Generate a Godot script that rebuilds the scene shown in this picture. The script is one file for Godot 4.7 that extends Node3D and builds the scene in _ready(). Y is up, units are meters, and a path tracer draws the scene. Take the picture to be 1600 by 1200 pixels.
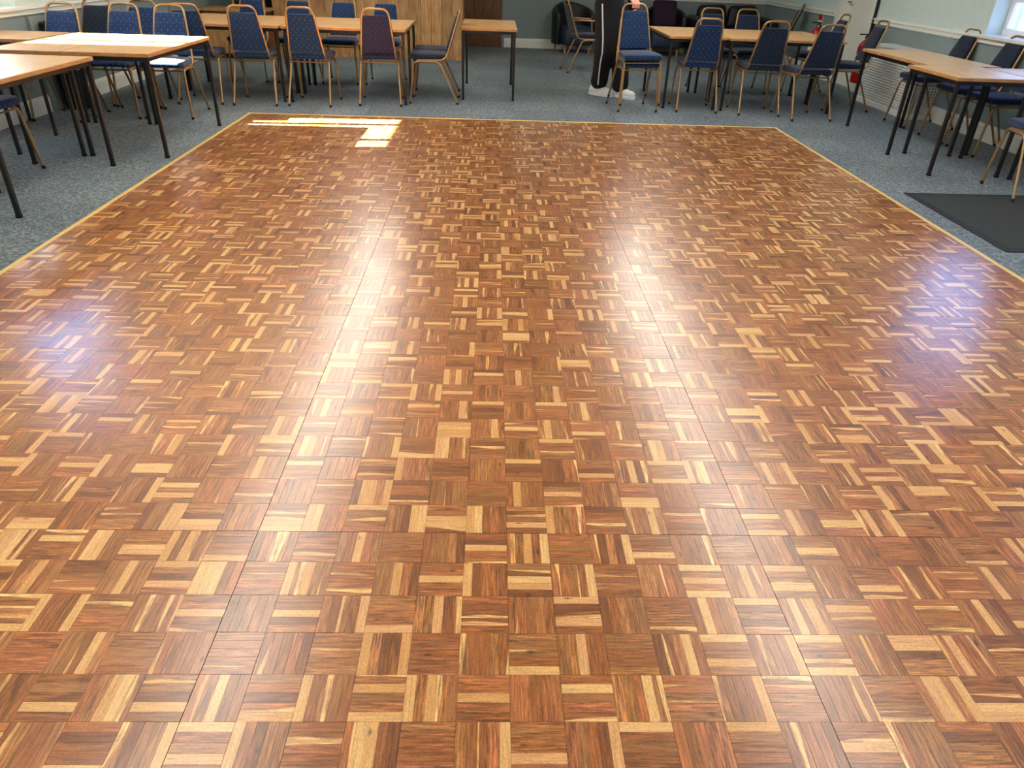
extends Node3D
# A club function room: parquet dance floor, carpet round it, tables and banquet chairs by the walls.

const SQ := 0.1143            # side of one parquet square
const COL0 := -21             # first and past-last parquet column, first and past-last row
const COL1 := 24
const ROW0 := -18
const ROW1 := 56
const FLX0 := -2.4003         # edges of the dance floor
const FLX1 := 2.7432
const FLZ0 := -6.4008
const FLZ1 := 2.0574
const WL := -4.2              # inner faces of the room
const WR := 4.66
const WB := -12.95
const WF := 4.2
const CEIL := 2.7

var M := {}
var taken := {}
var rng := RandomNumberGenerator.new()

# ------------------------------------------------------------------ naming
func numbered(called: String) -> String:
	if not taken.has(called):
		taken[called] = 0
		return called
	taken[called] += 1
	return "%s_%03d" % [called, taken[called]]

func tag(o: Node, label: String, category: String, group := "", kind := "") -> Node:
	if label: o.set_meta("label", label)
	if category: o.set_meta("category", category)
	if group: o.set_meta("group", group)
	if kind: o.set_meta("kind", kind)
	return o

func thing(called: String, label: String, category: String, at := Vector3.ZERO, turn := 0.0, group := "") -> Node3D:
	var o := Node3D.new()
	o.name = numbered(called)
	add_child(o)
	o.position = at
	o.rotation.y = deg_to_rad(turn)
	tag(o, label, category, group)
	return o

func part(called: String, mesh: Mesh, mat: Material, parent: Node, at := Vector3.ZERO, turn := 0.0) -> MeshInstance3D:
	var o := MeshInstance3D.new()
	o.name = called
	o.mesh = mesh
	o.material_override = mat
	o.position = at
	o.rotation.y = deg_to_rad(turn)
	parent.add_child(o, true)
	return o

func one(called: String, mesh: Mesh, mat: Material, label: String, category: String, at := Vector3.ZERO, turn := 0.0, group := "") -> MeshInstance3D:
	var o := MeshInstance3D.new()
	o.name = numbered(called)
	o.mesh = mesh
	o.material_override = mat
	o.position = at
	o.rotation.y = deg_to_rad(turn)
	add_child(o)
	tag(o, label, category, group)
	return o

func struct(called: String, mesh: Mesh, mat: Material, label := "") -> MeshInstance3D:
	var o := MeshInstance3D.new()
	o.name = numbered(called)
	o.mesh = mesh
	o.material_override = mat
	add_child(o)
	o.set_meta("kind", "structure")
	if label: o.set_meta("label", label)
	return o

func struct_node(called: String, label := "") -> Node3D:
	var o := Node3D.new()
	o.name = numbered(called)
	add_child(o)
	o.set_meta("kind", "structure")
	if label: o.set_meta("label", label)
	return o

func copy(o: Node3D, called: String, at: Vector3, turn: float, label: String, group := "") -> Node3D:
	var c: Node3D = o.duplicate()
	c.name = numbered(called)
	add_child(c)
	c.position = at
	c.rotation = Vector3(0, deg_to_rad(turn), 0)
	c.set_meta("label", label)
	if group: c.set_meta("group", group)
	return c

# ------------------------------------------------------------------ mesh building
class Flat:
	# triangles with their own normals and texture coordinates
	var v := PackedVector3Array()
	var n := PackedVector3Array()
	var u := PackedVector2Array()
	func tri(a: Vector3, b: Vector3, c: Vector3, na: Vector3, nb: Vector3, nc: Vector3, ua := Vector2.ZERO, ub := Vector2.ZERO, uc := Vector2.ZERO) -> void:
		if (b - a).cross(c - a).dot(na + nb + nc) > 0.0:
			v.append_array([a, c, b]); n.append_array([na, nc, nb]); u.append_array([ua, uc, ub])
		else:
			v.append_array([a, b, c]); n.append_array([na, nb, nc]); u.append_array([ua, ub, uc])
	func quad(a: Vector3, b: Vector3, c: Vector3, d: Vector3, nn: Vector3) -> void:
		tri(a, b, c, nn, nn, nn); tri(a, c, d, nn, nn, nn)
	func box(lo: Vector3, hi: Vector3, bev := 0.0) -> Flat:
		# a box whose edges are chamfered and shaded round
		var c := (lo + hi) * 0.5
		var h := (hi - lo) * 0.5
		bev = minf(bev, minf(h.x, minf(h.y, h.z)) * 0.9)
		var ax := [Vector3.RIGHT, Vector3.UP, Vector3.BACK]
		for k in 3:
			var e1: Vector3 = ax[(k + 1) % 3]
			var e2: Vector3 = ax[(k + 2) % 3]
			var h1 := h[(k + 1) % 3] - bev
			var h2 := h[(k + 2) % 3] - bev
			for s in [-1.0, 1.0]:
				var nn: Vector3 = ax[k] * s
				var m := c + nn * h[k]
				quad(m - e1 * h1 - e2 * h2, m + e1 * h1 - e2 * h2, m + e1 * h1 + e2 * h2, m - e1 * h1 + e2 * h2, nn)
			if bev > 0.0:
				# four edges along axis k
				for s1 in [-1.0, 1.0]:
					for s2 in [-1.0, 1.0]:
						var n1: Vector3 = e1 * s1
						var n2: Vector3 = e2 * s2
						var hk: float = h[k] - bev
						var p1 := c + n1 * (h[(k + 1) % 3]) + n2 * h2
						var p2 := c + n1 * h1 + n2 * (h[(k + 2) % 3])
						var a: Vector3 = p1 - ax[k] * hk
						var b: Vector3 = p1 + ax[k] * hk
						var d: Vector3 = p2 - ax[k] * hk
						var e: Vector3 = p2 + ax[k] * hk
						tri(a, b, e, n1, n1, n2); tri(a, e, d, n1, n2, n2)
		if bev > 0.0:
			for sx in [-1.0, 1.0]:
				for sy in [-1.0, 1.0]:
					for sz in [-1.0, 1.0]:
						var q := Vector3(sx, sy, sz)
						var i := c + q * (h - Vector3.ONE * bev)
						tri(i + Vector3(sx * bev, 0, 0), i + Vector3(0, sy * bev, 0), i + Vector3(0, 0, sz * bev), Vector3(sx, 0, 0), Vector3(0, sy, 0), Vector3(0, 0, sz))
		return self
	func add(o: Flat, t: Transform3D) -> void:
		for i in o.v.size():
			v.append(t * o.v[i]); n.append((t.basis * o.n[i]).normalized()); u.append(o.u[i])
	func mesh() -> ArrayMesh:
		var a := []
		a.resize(Mesh.ARRAY_MAX)
		a[Mesh.ARRAY_VERTEX] = v
		a[Mesh.ARRAY_NORMAL] = n
		a[Mesh.ARRAY_TEX_UV] = u
		var m := ArrayMesh.new()
		m.add_surface_from_arrays(Mesh.PRIMITIVE_TRIANGLES, a)
		return m

class Soft:
	# closed shapes with shared, smoothed vertices
	var v := PackedVector3Array()
	var f := PackedInt32Array()
	func close(first_v: int, first_f: int) -> void:
		# turn the faces added since first_f so that they look outwards
		var vol := 0.0
		var o := v[first_v]
		for i in range(first_f, f.size(), 3):
			vol += (v[f[i]] - o).dot((v[f[i + 1]] - o).cross(v[f[i + 2]] - o))
		if vol > 0.0:
			for i in range(first_f, f.size(), 3):
				var t := f[i + 1]
				f[i + 1] = f[i + 2]
				f[i + 2] = t
	func rings(layers: Array) -> Soft:
		# layers of equally many points, joined and capped at both ends
		var fv := v.size()
		var ff := f.size()
		var k: int = layers[0].size()
		for l in layers:
			v.append_array(PackedVector3Array(l))
		for j in layers.size() - 1:
			for i in k:
				var a := fv + j * k + i
				var b := fv + j * k + (i + 1) % k
				f.append_array([a, b, b + k, a, b + k, a + k])
		for e in [0, layers.size() - 1]:
			var c := Vector3.ZERO
			for q in layers[e]: c += q
			v.append(c / k)
			var m := v.size() - 1
			for i in k:
				var a: int = fv + e * k + i
				var b: int = fv + e * k + (i + 1) % k
				f.append_array([a, m, b] if e == 0 else [a, b, m])
		close(fv, ff)
		return self
	func tube(path: Array, r: float, sides := 8, flat := 1.0) -> Soft:
		var layers := []
		var up := Vector3.ZERO
		for i in path.size():
			var t: Vector3 = (path[mini(i + 1, path.size() - 1)] - path[maxi(i - 1, 0)]).normalized()
			if up == Vector3.ZERO:
				up = (Vector3.UP if absf(t.y) < 0.9 else Vector3.RIGHT)
			up = (up - t * up.dot(t)).normalized()
			var s := t.cross(up)
			var ring := []
			for q in sides:
				var a := TAU * q / sides
				ring.append(path[i] + (up * cos(a) + s * sin(a) * flat) * r)
			layers.append(ring)
		return rings(layers)
	func lathe(profile: Array, at := Vector3.ZERO, sides := 20) -> Soft:
		var layers := []
		for p in profile:
			var ring := []
			for q in sides:
				var a := TAU * q / sides
				ring.append(at + Vector3(cos(a) * p.x, p.y, sin(a) * p.x))
			layers.append(ring)
		return rings(layers)
	func mesh() -> ArrayMesh:
		var n := PackedVector3Array()
		n.resize(v.size())
		for i in range(0, f.size(), 3):
			var c := (v[f[i + 2]] - v[f[i]]).cross(v[f[i + 1]] - v[f[i]])
			n[f[i]] += c; n[f[i + 1]] += c; n[f[i + 2]] += c
		for i in n.size():
			n[i] = n[i].normalized()
		var a := []
		a.resize(Mesh.ARRAY_MAX)
		a[Mesh.ARRAY_VERTEX] = v
		a[Mesh.ARRAY_NORMAL] = n
		a[Mesh.ARRAY_INDEX] = f
		var m := ArrayMesh.new()
		m.add_surface_from_arrays(Mesh.PRIMITIVE_TRIANGLES, a)
		return m

func bx(lo: Vector3, hi: Vector3, bev := 0.0) -> ArrayMesh:
	return Flat.new().box(lo, hi, bev).mesh()

func tub(path: Array, r: float, sides := 8) -> ArrayMesh:
	return Soft.new().tube(path, r, sides).mesh()

func rounded(path: Array, r: float, steps := 5) -> Array:
	# a path whose corners are replaced by arcs
	var out := [path[0]]
	for i in range(1, path.size() - 1):
		var p: Vector3 = path[i]
		var a: Vector3 = path[i - 1] - p
		var b: Vector3 = path[i + 1] - p
		var d := minf(r, minf(a.length(), b.length()) * 0.49)
		var s := p + a.normalized() * d
		var e := p + b.normalized() * d
		for k in steps + 1:
			var t := float(k) / steps
			out.append(s.lerp(p, t).lerp(p.lerp(e, t), t))
	out.append(path[path.size() - 1])
	return out

func outline(pts: Array, r: float, steps := 4) -> Array:
	# closed polygon with rounded corners
	var out := []
	var k := pts.size()
	for i in k:
		var p: Vector2 = pts[i]
		var a: Vector2 = pts[(i + k - 1) % k] - p
		var b: Vector2 = pts[(i + 1) % k] - p
		var d := minf(r, minf(a.length(), b.length()) * 0.49)
		var s := p + a.normalized() * d
		var e := p + b.normalized() * d
		for j in steps + 1:
			var t := float(j) / steps
			out.append(s.lerp(p, t).lerp(p.lerp(e, t), t))
	return out

func cushion(pts: Array, r: float, thick: float, edge: float, crown: float, to_space: Callable) -> ArrayMesh:
	# an upholstered pad: outline in 2D, layers given as (inset, height)
	var o := outline(pts, r)
	var mid := Vector2.ZERO
	for p in o: mid += p
	mid /= o.size()
	var layers := []
	for l in [[edge, 0.0], [edge * 0.35, thick * 0.1], [0.0, thick * 0.35], [0.0, thick * 0.6], [edge * 0.35, thick * 0.85], [edge, thick], [-0.35, thick + crown * 0.6], [-0.7, thick + crown]]:
		var ring := []
		for p in o:
			var q: Vector2 = p
			if l[0] < 0.0:
				q = p.lerp(mid, -l[0])
			else:
				q = p + (mid - p).normalized() * l[0]
			ring.append(to_space.call(q, l[1]))
		layers.append(ring)
	return Soft.new().rings(layers).mesh()

# ------------------------------------------------------------------ materials
func plain(c: Color, rough := 0.8, metal := 0.0, spec := 0.5) -> StandardMaterial3D:
	var m := StandardMaterial3D.new()
	m.albedo_color = c
	m.roughness = rough
	m.metallic = metal
	m.metallic_specular = spec
	return m

func noise_image(w: int, h: int, freq: float, sd: int, oct := 3) -> Image:
	var n := FastNoiseLite.new()
	n.seed = sd
	n.noise_type = FastNoiseLite.TYPE_SIMPLEX_SMOOTH
	n.frequency = freq
	n.fractal_octaves = oct
	return n.get_seamless_image(w, h)

func tinted(im: Image, a: Color, b: Color, gain := 1.0) -> ImageTexture:
	var w := im.get_width()
	var h := im.get_height()
	im.convert(Image.FORMAT_L8)
	var src := im.get_data()
	var lut := []
	for i in 256:
		lut.append(a.lerp(b, clampf((i / 255.0 - 0.5) * gain + 0.5, 0.0, 1.0)))
	var d := PackedByteArray()
	d.resize(w * h * 3)
	for i in w * h:
		var c: Color = lut[src[i]]
		d[i * 3] = int(c.r * 255.0); d[i * 3 + 1] = int(c.g * 255.0); d[i * 3 + 2] = int(c.b * 255.0)
	return ImageTexture.create_from_image(Image.create_from_data(w, h, false, Image.FORMAT_RGB8, d))

func grainy(a: Color, b: Color, per_metre: float, rough: float, sd: int, stretch := 12, upright := false, gain := 1.4, world := false) -> StandardMaterial3D:
	var im: Image
	if upright:
		im = noise_image(384, 384 / stretch, 0.06, sd, 4)
	else:
		im = noise_image(384 / stretch, 384, 0.06, sd, 4)
	im.resize(384, 384, Image.INTERPOLATE_CUBIC)
	var m := plain(Color.WHITE, rough)
	m.albedo_texture = tinted(im, a, b, gain)
	m.uv1_triplanar = true
	m.uv1_world_triplanar = world
	m.uv1_scale = Vector3.ONE * per_metre
	return m

func mottled(a: Color, b: Color, per_metre: float, rough: float, sd: int, freq := 0.05, gain := 1.2, bump := 0.0, world := false) -> StandardMaterial3D:
	var im := noise_image(256, 256, freq, sd, 4)
	var m := plain(Color.WHITE, rough)
	if bump != 0.0:
		m.heightmap_enabled = true
		m.heightmap_texture = ImageTexture.create_from_image(im.duplicate())
		m.heightmap_scale = bump
	m.albedo_texture = tinted(im, a, b, gain)
	m.uv1_triplanar = true
	m.uv1_world_triplanar = world
	m.uv1_scale = Vector3.ONE * per_metre
	return m

func carpet_material(a: Color, b: Color, sd: int) -> StandardMaterial3D:
	# ribbed loop pile: rows of tufts along x, each tuft its own tone
	var n := 192
	var im := Image.create(n, n, false, Image.FORMAT_RGB8)
	var ht := Image.create(n, n, false, Image.FORMAT_L8)
	var r := RandomNumberGenerator.new()
	r.seed = sd
	for y in n / 4:
		for x in n / 6:
			var t := r.randf()
			var c := a.lerp(b, t)
			for j in 4:
				for i in 6:
					var e := 1.0 if j > 0 else 0.35
					im.set_pixel(x * 6 + i, y * 4 + j, Color(c.r * e, c.g * e, c.b * e))
					ht.set_pixel(x * 6 + i, y * 4 + j, Color.WHITE * ((0.3 if j == 0 else 0.75) + 0.25 * t))
	var m := plain(Color.WHITE, 0.95, 0.0, 0.3)
	m.albedo_texture = ImageTexture.create_from_image(im)
	m.heightmap_enabled = true
	m.heightmap_texture = ImageTexture.create_from_image(ht)
	m.heightmap_scale = 0.25
	m.uv1_triplanar = true
	m.uv1_scale = Vector3.ONE * 1.9
	m.rim_enabled = true
	m.rim = 0.25
	m.rim_tint = 0.5
	return m

func dotted_fabric(base: Color, dot: Color, per_metre: float, sd: int) -> StandardMaterial3D:
	var n := 96
	var r := RandomNumberGenerator.new()
	r.seed = sd
	var im := Image.create(n, n, false, Image.FORMAT_RGB8)
	for y in n:
		for x in n:
			var k := 0.82 + 0.36 * r.randf()
			im.set_pixel(x, y, Color(base.r * k, base.g * k, base.b * k))
	for q in [[12, 12], [60, 12], [36, 36], [84, 36], [12, 60], [60, 60], [36, 84], [84, 84]]:
		for j in range(-5, 6):
			for i in range(-4, 5):
				if i * i * 1.4 + j * j < 13.0:
					im.set_pixel((q[0] + i + n) % n, (q[1] + j + n) % n, dot)
	var m := plain(Color.WHITE, 0.85, 0.0, 0.3)
	m.albedo_texture = ImageTexture.create_from_image(im)
	m.uv1_triplanar = true
	m.uv1_scale = Vector3.ONE * per_metre
	m.rim_enabled = true
	m.rim = 0.4
	m.rim_tint = 0.6
	return m

const ACX := 8     # slat pictures across and down the parquet atlas
const ACY := 64
func parquet_material() -> StandardMaterial3D:
	# every cell of the atlas is the face of one slat: heartwood, sapwood or both, with its own grain
	var w := 1024
	var h := 2048
	var long := noise_image(80, 2048, 0.11, 11, 4)
	long.resize(w, h, Image.INTERPOLATE_CUBIC)
	long.convert(Image.FORMAT_L8)
	var fine := noise_image(320, 2048, 0.3, 12, 2)
	fine.resize(w, h, Image.INTERPOLATE_BILINEAR)
	fine.convert(Image.FORMAT_L8)
	var lg := long.get_data()
	var fn := fine.get_data()
	var d := PackedByteArray()
	d.resize(w * h * 3)
	var r := RandomNumberGenerator.new()
	r.seed = 77
	var hearts := [Color(0.585, 0.375, 0.205), Color(0.605, 0.4, 0.225), Color(0.555, 0.345, 0.18), Color(0.595, 0.37, 0.205), Color(0.625, 0.425, 0.24), Color(0.545, 0.34, 0.178), Color(0.575, 0.39, 0.22), Color(0.605, 0.375, 0.215)]
	var saps := [Color(0.84, 0.665, 0.42), Color(0.87, 0.71, 0.465), Color(0.8, 0.61, 0.365), Color(0.83, 0.64, 0.425)]
	for cy in ACY:
		for cx in ACX:
			var k := cy * ACX + cx
			var c0: Color = hearts[(cy / 8 + (r.randi() % 2)) % hearts.size()]     # neighbouring rows of the atlas are alike
			var c1: Color = saps[r.randi() % saps.size()]
			var tone := r.randf_range(0.9, 1.09)
			c0 = Color(c0.r * tone, c0.g * tone, c0.b * tone * r.randf_range(0.93, 1.06))
			var kind := k % 16                  # 0..2 all sapwood, 3..6 with a streak, 7 dark, the rest heartwood
			if kind < 3: c0 = c1
			if kind == 7: c0 = Color(0.46, 0.28, 0.15)
			var amp := r.randf_range(0.5, 1.15) if kind >= 3 else 0.28
			var b0 := r.randf_range(0.45, 1.0)
			var b1 := r.randf_range(0.3, 1.2)
			var flip := r.randf() < 0.5
			var wob := r.randf_range(0.02, 0.1)
			var ph := r.randf() * TAU
			var knot := Vector2(r.randf_range(0.2, 0.8), r.randf_range(0.2, 0.8)) if r.randf() < 0.018 else Vector2(-9, -9)
			var lines := r.randf_range(2.0, 6.0)
			for j in 32:
				var v := j / 31.0
				var vv := 1.0 - v if flip else v
				var row := (cy * 32 + j) * w
				for i in 128:
					var x := cx * 128 + i
					var uu := i / 127.0
					var g := lg[row + x] / 255.0 - 0.5
					var e := fn[row + x] / 255.0 - 0.5
					var ring := sin((v * lines + g * 3.0 + sin(uu * 2.0 + ph) * 0.3) * TAU)
					var s := 1.0 + amp * (g * 0.85 + ring * 0.09) + e * 0.34
					var c := c0
					if kind >= 3 and kind < 7:
						var edge := lerpf(b0, b1, uu) + sin(uu * 5.0 + ph) * wob + g * 0.06
						c = c0.lerp(c1, clampf((vv - edge) * 14.0 + 0.5, 0.0, 1.0))
					if knot.x > 0.0:
						var q := Vector2((uu - knot.x) * 2.6, v - knot.y).length() + g * 0.25
						s *= clampf(0.5 + q * 1.9, 0.5, 1.0)
					var p := (row + x) * 3
					d[p] = clampi(int(c.r * s * 255.0), 0, 255)
					d[p + 1] = clampi(int(c.g * s * 255.0), 0, 255)
					d[p + 2] = clampi(int(c.b * s * 255.0), 0, 255)
	var m := plain(Color.WHITE, 0.3, 0.0, 0.5)
	m.clearcoat_enabled = true
	m.clearcoat = 1.0
	m.clearcoat_roughness = 0.24
	m.albedo_texture = ImageTexture.create_from_image(Image.create_from_data(w, h, false, Image.FORMAT_RGB8, d))
	return m

func make_materials() -> void:
	M.parquet = parquet_material()
	M.bitumen = plain(Color(0.16, 0.1, 0.06), 0.9)
	M.brass = plain(Color(0.94, 0.83, 0.52), 0.34, 0.3)
	M.carpets = [carpet_material(Color(0.28, 0.355, 0.395), Color(0.56, 0.635, 0.665), 1), carpet_material(Color(0.3, 0.38, 0.42), Color(0.58, 0.655, 0.685), 2), carpet_material(Color(0.265, 0.34, 0.385), Color(0.535, 0.61, 0.645), 3)]
	M.slab = mottled(Color(0.4, 0.4, 0.39), Color(0.5, 0.5, 0.48), 1.0, 0.95, 5)
	M.mat = mottled(Color(0.12, 0.15, 0.145), Color(0.21, 0.245, 0.235), 6.0, 0.95, 6, 0.2, 2.0, 0.15)
	M.mat_edge = plain(Color(0.09, 0.11, 0.11), 0.7)
	M.mint = mottled(Color(0.775, 0.865, 0.86), Color(0.8, 0.885, 0.88), 0.7, 0.75, 7)
	M.slate = mottled(Color(0.49, 0.565, 0.575), Color(0.515, 0.59, 0.595), 0.7, 0.7, 8)
	M.gloss_white = plain(Color(0.9, 0.92, 0.89), 0.35)
	M.ceiling = mottled(Color(0.9, 0.9, 0.88), Color(0.93, 0.93, 0.91), 0.5, 0.9, 9)
	var gl := plain(Color(0.9, 0.97, 1.0, 0.06), 0.0)
	gl.transparency = BaseMaterial3D.TRANSPARENCY_ALPHA
	M.glass = gl
	var bl := plain(Color(0.78, 0.86, 0.95), 0.9)
	bl.backlight_enabled = true
	bl.backlight = Color(0.62, 0.78, 0.95)
	M.blind = bl
	M.top = grainy(Color(0.74, 0.58, 0.375), Color(0.84, 0.695, 0.485), 1.6, 0.3, 21, 16, false, 1.6)
	M.top_edge = grainy(Color(0.62, 0.44, 0.25), Color(0.76, 0.58, 0.36), 3.0, 0.45, 22, 8)
	M.black_steel = plain(Color(0.075, 0.07, 0.07), 0.4)
	M.rubber = plain(Color(0.04, 0.04, 0.04), 0.8)
	M.gold = plain(Color(0.62, 0.5, 0.34), 0.38, 0.55)
	M.navy = dotted_fabric(Color(0.06, 0.165, 0.31), Color(0.36, 0.48, 0.62), 9.0, 31)
	M.plum = dotted_fabric(Color(0.135, 0.135, 0.25), Color(0.4, 0.34, 0.4), 9.0, 32)
	M.dark_navy = dotted_fabric(Color(0.055, 0.12, 0.205), Color(0.25, 0.34, 0.45), 9.0, 33)
	M.leather = mottled(Color(0.045, 0.055, 0.085), Color(0.075, 0.085, 0.12), 5.0, 0.5, 41, 0.08, 1.2, 0.1)
	M.blue_leather = mottled(Color(0.1, 0.15, 0.24), Color(0.14, 0.2, 0.3), 5.0, 0.55, 42, 0.08, 1.2, 0.1)
	M.purple = mottled(Color(0.15, 0.075, 0.16), Color(0.2, 0.1, 0.21), 8.0, 0.9, 43, 0.2)
	M.boards = []
	for k in 4:
		var t: float = [1.0, 0.93, 1.05, 0.97][k]
		M.boards.append(grainy(Color(0.6 * t, 0.45 * t, 0.27 * t), Color(0.76 * t, 0.61 * t, 0.41 * t), 1.3, 0.5, 50 + k, 10, true, 1.7))
	M.dark_board = grainy(Color(0.34, 0.22, 0.12), Color(0.46, 0.31, 0.18), 1.3, 0.5, 56, 10, true, 1.6)
	M.red = plain(Color(0.72, 0.07, 0.05), 0.3)
	M.black = plain(Color(0.03, 0.03, 0.035), 0.5)
	M.white_paper = plain(Color(0.9, 0.9, 0.88), 0.7)
	M.skin = plain(Color(0.86, 0.62, 0.56), 0.55)
	M.skin.subsurf_scatter_enabled = true
	M.skin.subsurf_scatter_strength = 0.15
	M.black_cloth = mottled(Color(0.045, 0.055, 0.075), Color(0.075, 0.085, 0.11), 9.0, 0.9, 61, 0.2, 1.3, 0.2)
	M.trouser = mottled(Color(0.04, 0.045, 0.06), Color(0.07, 0.075, 0.095), 9.0, 0.9, 62, 0.2, 1.3, 0.2)
	M.trainer = mottled(Color(0.84, 0.86, 0.86), Color(0.9, 0.92, 0.92), 9.0, 0.6, 63, 0.1)
	M.sole = plain(Color(0.88, 0.89, 0.9), 0.5)
	M.hair = plain(Color(0.12, 0.085, 0.06), 0.7)
	M.steel = plain(Color(0.75, 0.76, 0.78), 0.3, 0.9)
	M.enamel = plain(Color(0.87, 0.9, 0.89), 0.4)
	M.screen = plain(Color(0.06, 0.085, 0.11), 0.25)
	M.brickwork = mottled(Color(0.4, 0.24, 0.18), Color(0.52, 0.34, 0.26), 0.8, 0.95, 65, 0.15)
	M.roofing = mottled(Color(0.26, 0.25, 0.26), Color(0.34, 0.32, 0.33), 0.8, 0.9, 66, 0.15)
	M.paving = mottled(Color(0.45, 0.44, 0.42), Color(0.58, 0.57, 0.54), 0.4, 0.95, 64)

# ------------------------------------------------------------------ camera, sky and sun
func make_camera_and_light() -> void:
	var cam := Camera3D.new()
	cam.name = "camera"
	cam.fov = 56.6946
	cam.near = 0.02
	cam.far = 200.0
	# solved from the parquet grid of the photograph
	var right := Vector3(0.99932, 0.030767, 0.020329)
	var up := Vector3(-0.015894, 0.856787, -0.515426)
	cam.transform = Transform3D(Basis(right, up, right.cross(up)).orthonormalized(), Vector3(-0.0576, 1.3822, 0.919))
	add_child(cam)
	cam.current = true
	var env := Environment.new()
	env.background_mode = Environment.BG_SKY
	var sky := Sky.new()
	var sm := ProceduralSkyMaterial.new()
	sm.sky_top_color = Color(0.33, 0.54, 0.9)
	sm.sky_horizon_color = Color(0.74, 0.85, 0.96)
	sm.sky_curve = 0.2
	sm.ground_bottom_color = Color(0.4, 0.42, 0.4)
	sm.ground_horizon_color = Color(0.6, 0.65, 0.68)
	sm.sun_angle_max = 6.0
	sm.sky_energy_multiplier = 1.0
	sm.energy_multiplier = 8.5
	sky.sky_material = sm
	env.sky = sky
	env.tonemap_mode = Environment.TONE_MAPPER_LINEAR
	env.tonemap_exposure = 0.85
	env.sdfgi_enabled = true
	env.ssao_enabled = true
	env.ssil_enabled = true
	var we := WorldEnvironment.new()
	we.name = "world_environment"
	we.environment = env
	add_child(we)
	var sun := DirectionalLight3D.new()
	sun.name = "sun"
	sun.light_color = Color(1.0, 0.94, 0.84)
	sun.light_energy = 190.0
	sun.light_angular_distance = 0.5
	sun.shadow_enabled = true
	sun.sky_mode = DirectionalLight3D.SKY_MODE_LIGHT_ONLY
	add_child(sun)
	sun.look_at_from_position(Vector3.ZERO, Vector3(1.0, -0.558, -0.06))
	# two rows of ceiling panels, read from the two pale streaks on the varnish
	M.upvc = plain(Color(0.93, 0.94, 0.95), 0.3)
	M.panel = plain(Color(0.95, 0.95, 0.93), 0.6)
	M.panel.emission_enabled = true
	M.panel.emission = Color(1.0, 0.96, 0.9)
	M.panel.emission_energy_multiplier = 1.5
	for x in [-1.72, 2.05]:
		for k in 8:
			var z := -9.3 + k * 1.4
			var side := "over the table side of the sunlit window" if x < 0.0 else "over the side of the radiator cover"
			var t := thing("ceiling_light", "long recessed ceiling light panel %s" % side, "light", Vector3(x, CEIL, z), 0.0, "ceiling panels " + side)
			var fr := Flat.new()
			for s in [-1.0, 1.0]:
				fr.box(Vector3(-0.3, -0.02, s * 0.585 - 0.015), Vector3(0.3, 0.0, s * 0.585 + 0.015), 0.003)
				fr.box(Vector3(s * 0.285 - 0.015, -0.02, -0.57), Vector3(s * 0.285 + 0.015, 0.0, 0.57), 0.003)
			part("frame", fr.mesh(), M.upvc, t)
			part("diffuser", bx(Vector3(-0.27, -0.012, -0.57), Vector3(0.27, -0.002, 0.57)), M.panel, t)
			var a := AreaLight3D.new()
			a.name = "lamp"
			a.area_size = Vector2(0.54, 1.14)
			a.light_color = Color(1.0, 0.965, 0.92)
			a.light_energy = 2.1
			a.light_size = 0.3
			a.shadow_enabled = true
			a.area_range = 30.0
			t.add_child(a)
			a.position = Vector3(0, -0.03, 0)
			a.rotation.x = -PI / 2


# ------------------------------------------------------------------ the room
func wall_boxes(axis: String, at0: float, at1: float, from: float, to: float, y0: float, y1: float, holes: Array) -> Flat:
	# a wall between two planes (x or z), with rectangular holes [from, to, bottom, top]
	var fl := Flat.new()
	var cuts := [from, to]
	for q in holes: cuts.append_array([q[0], q[1]])
	cuts.sort()
	for i in cuts.size() - 1:
		var a: float = cuts[i]
		var b: float = cuts[i + 1]
		if b - a < 0.001: continue
		var spans := [[y0, y1]]
		for q in holes:
			if a >= q[0] - 0.001 and b <= q[1] + 0.001:
				var next := []
				for s in spans:
					if q[2] > s[0] + 0.001: next.append([s[0], minf(s[1], q[2])])
					if q[3] < s[1] - 0.001: next.append([maxf(s[0], q[3]), s[1]])
				spans = next
		for s in spans:
			if axis == "x":
				fl.box(Vector3(at0, s[0], a), Vector3(at1, s[1], b))
			else:
				fl.box(Vector3(a, s[0], at0), Vector3(b, s[1], at1))
	return fl

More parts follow.
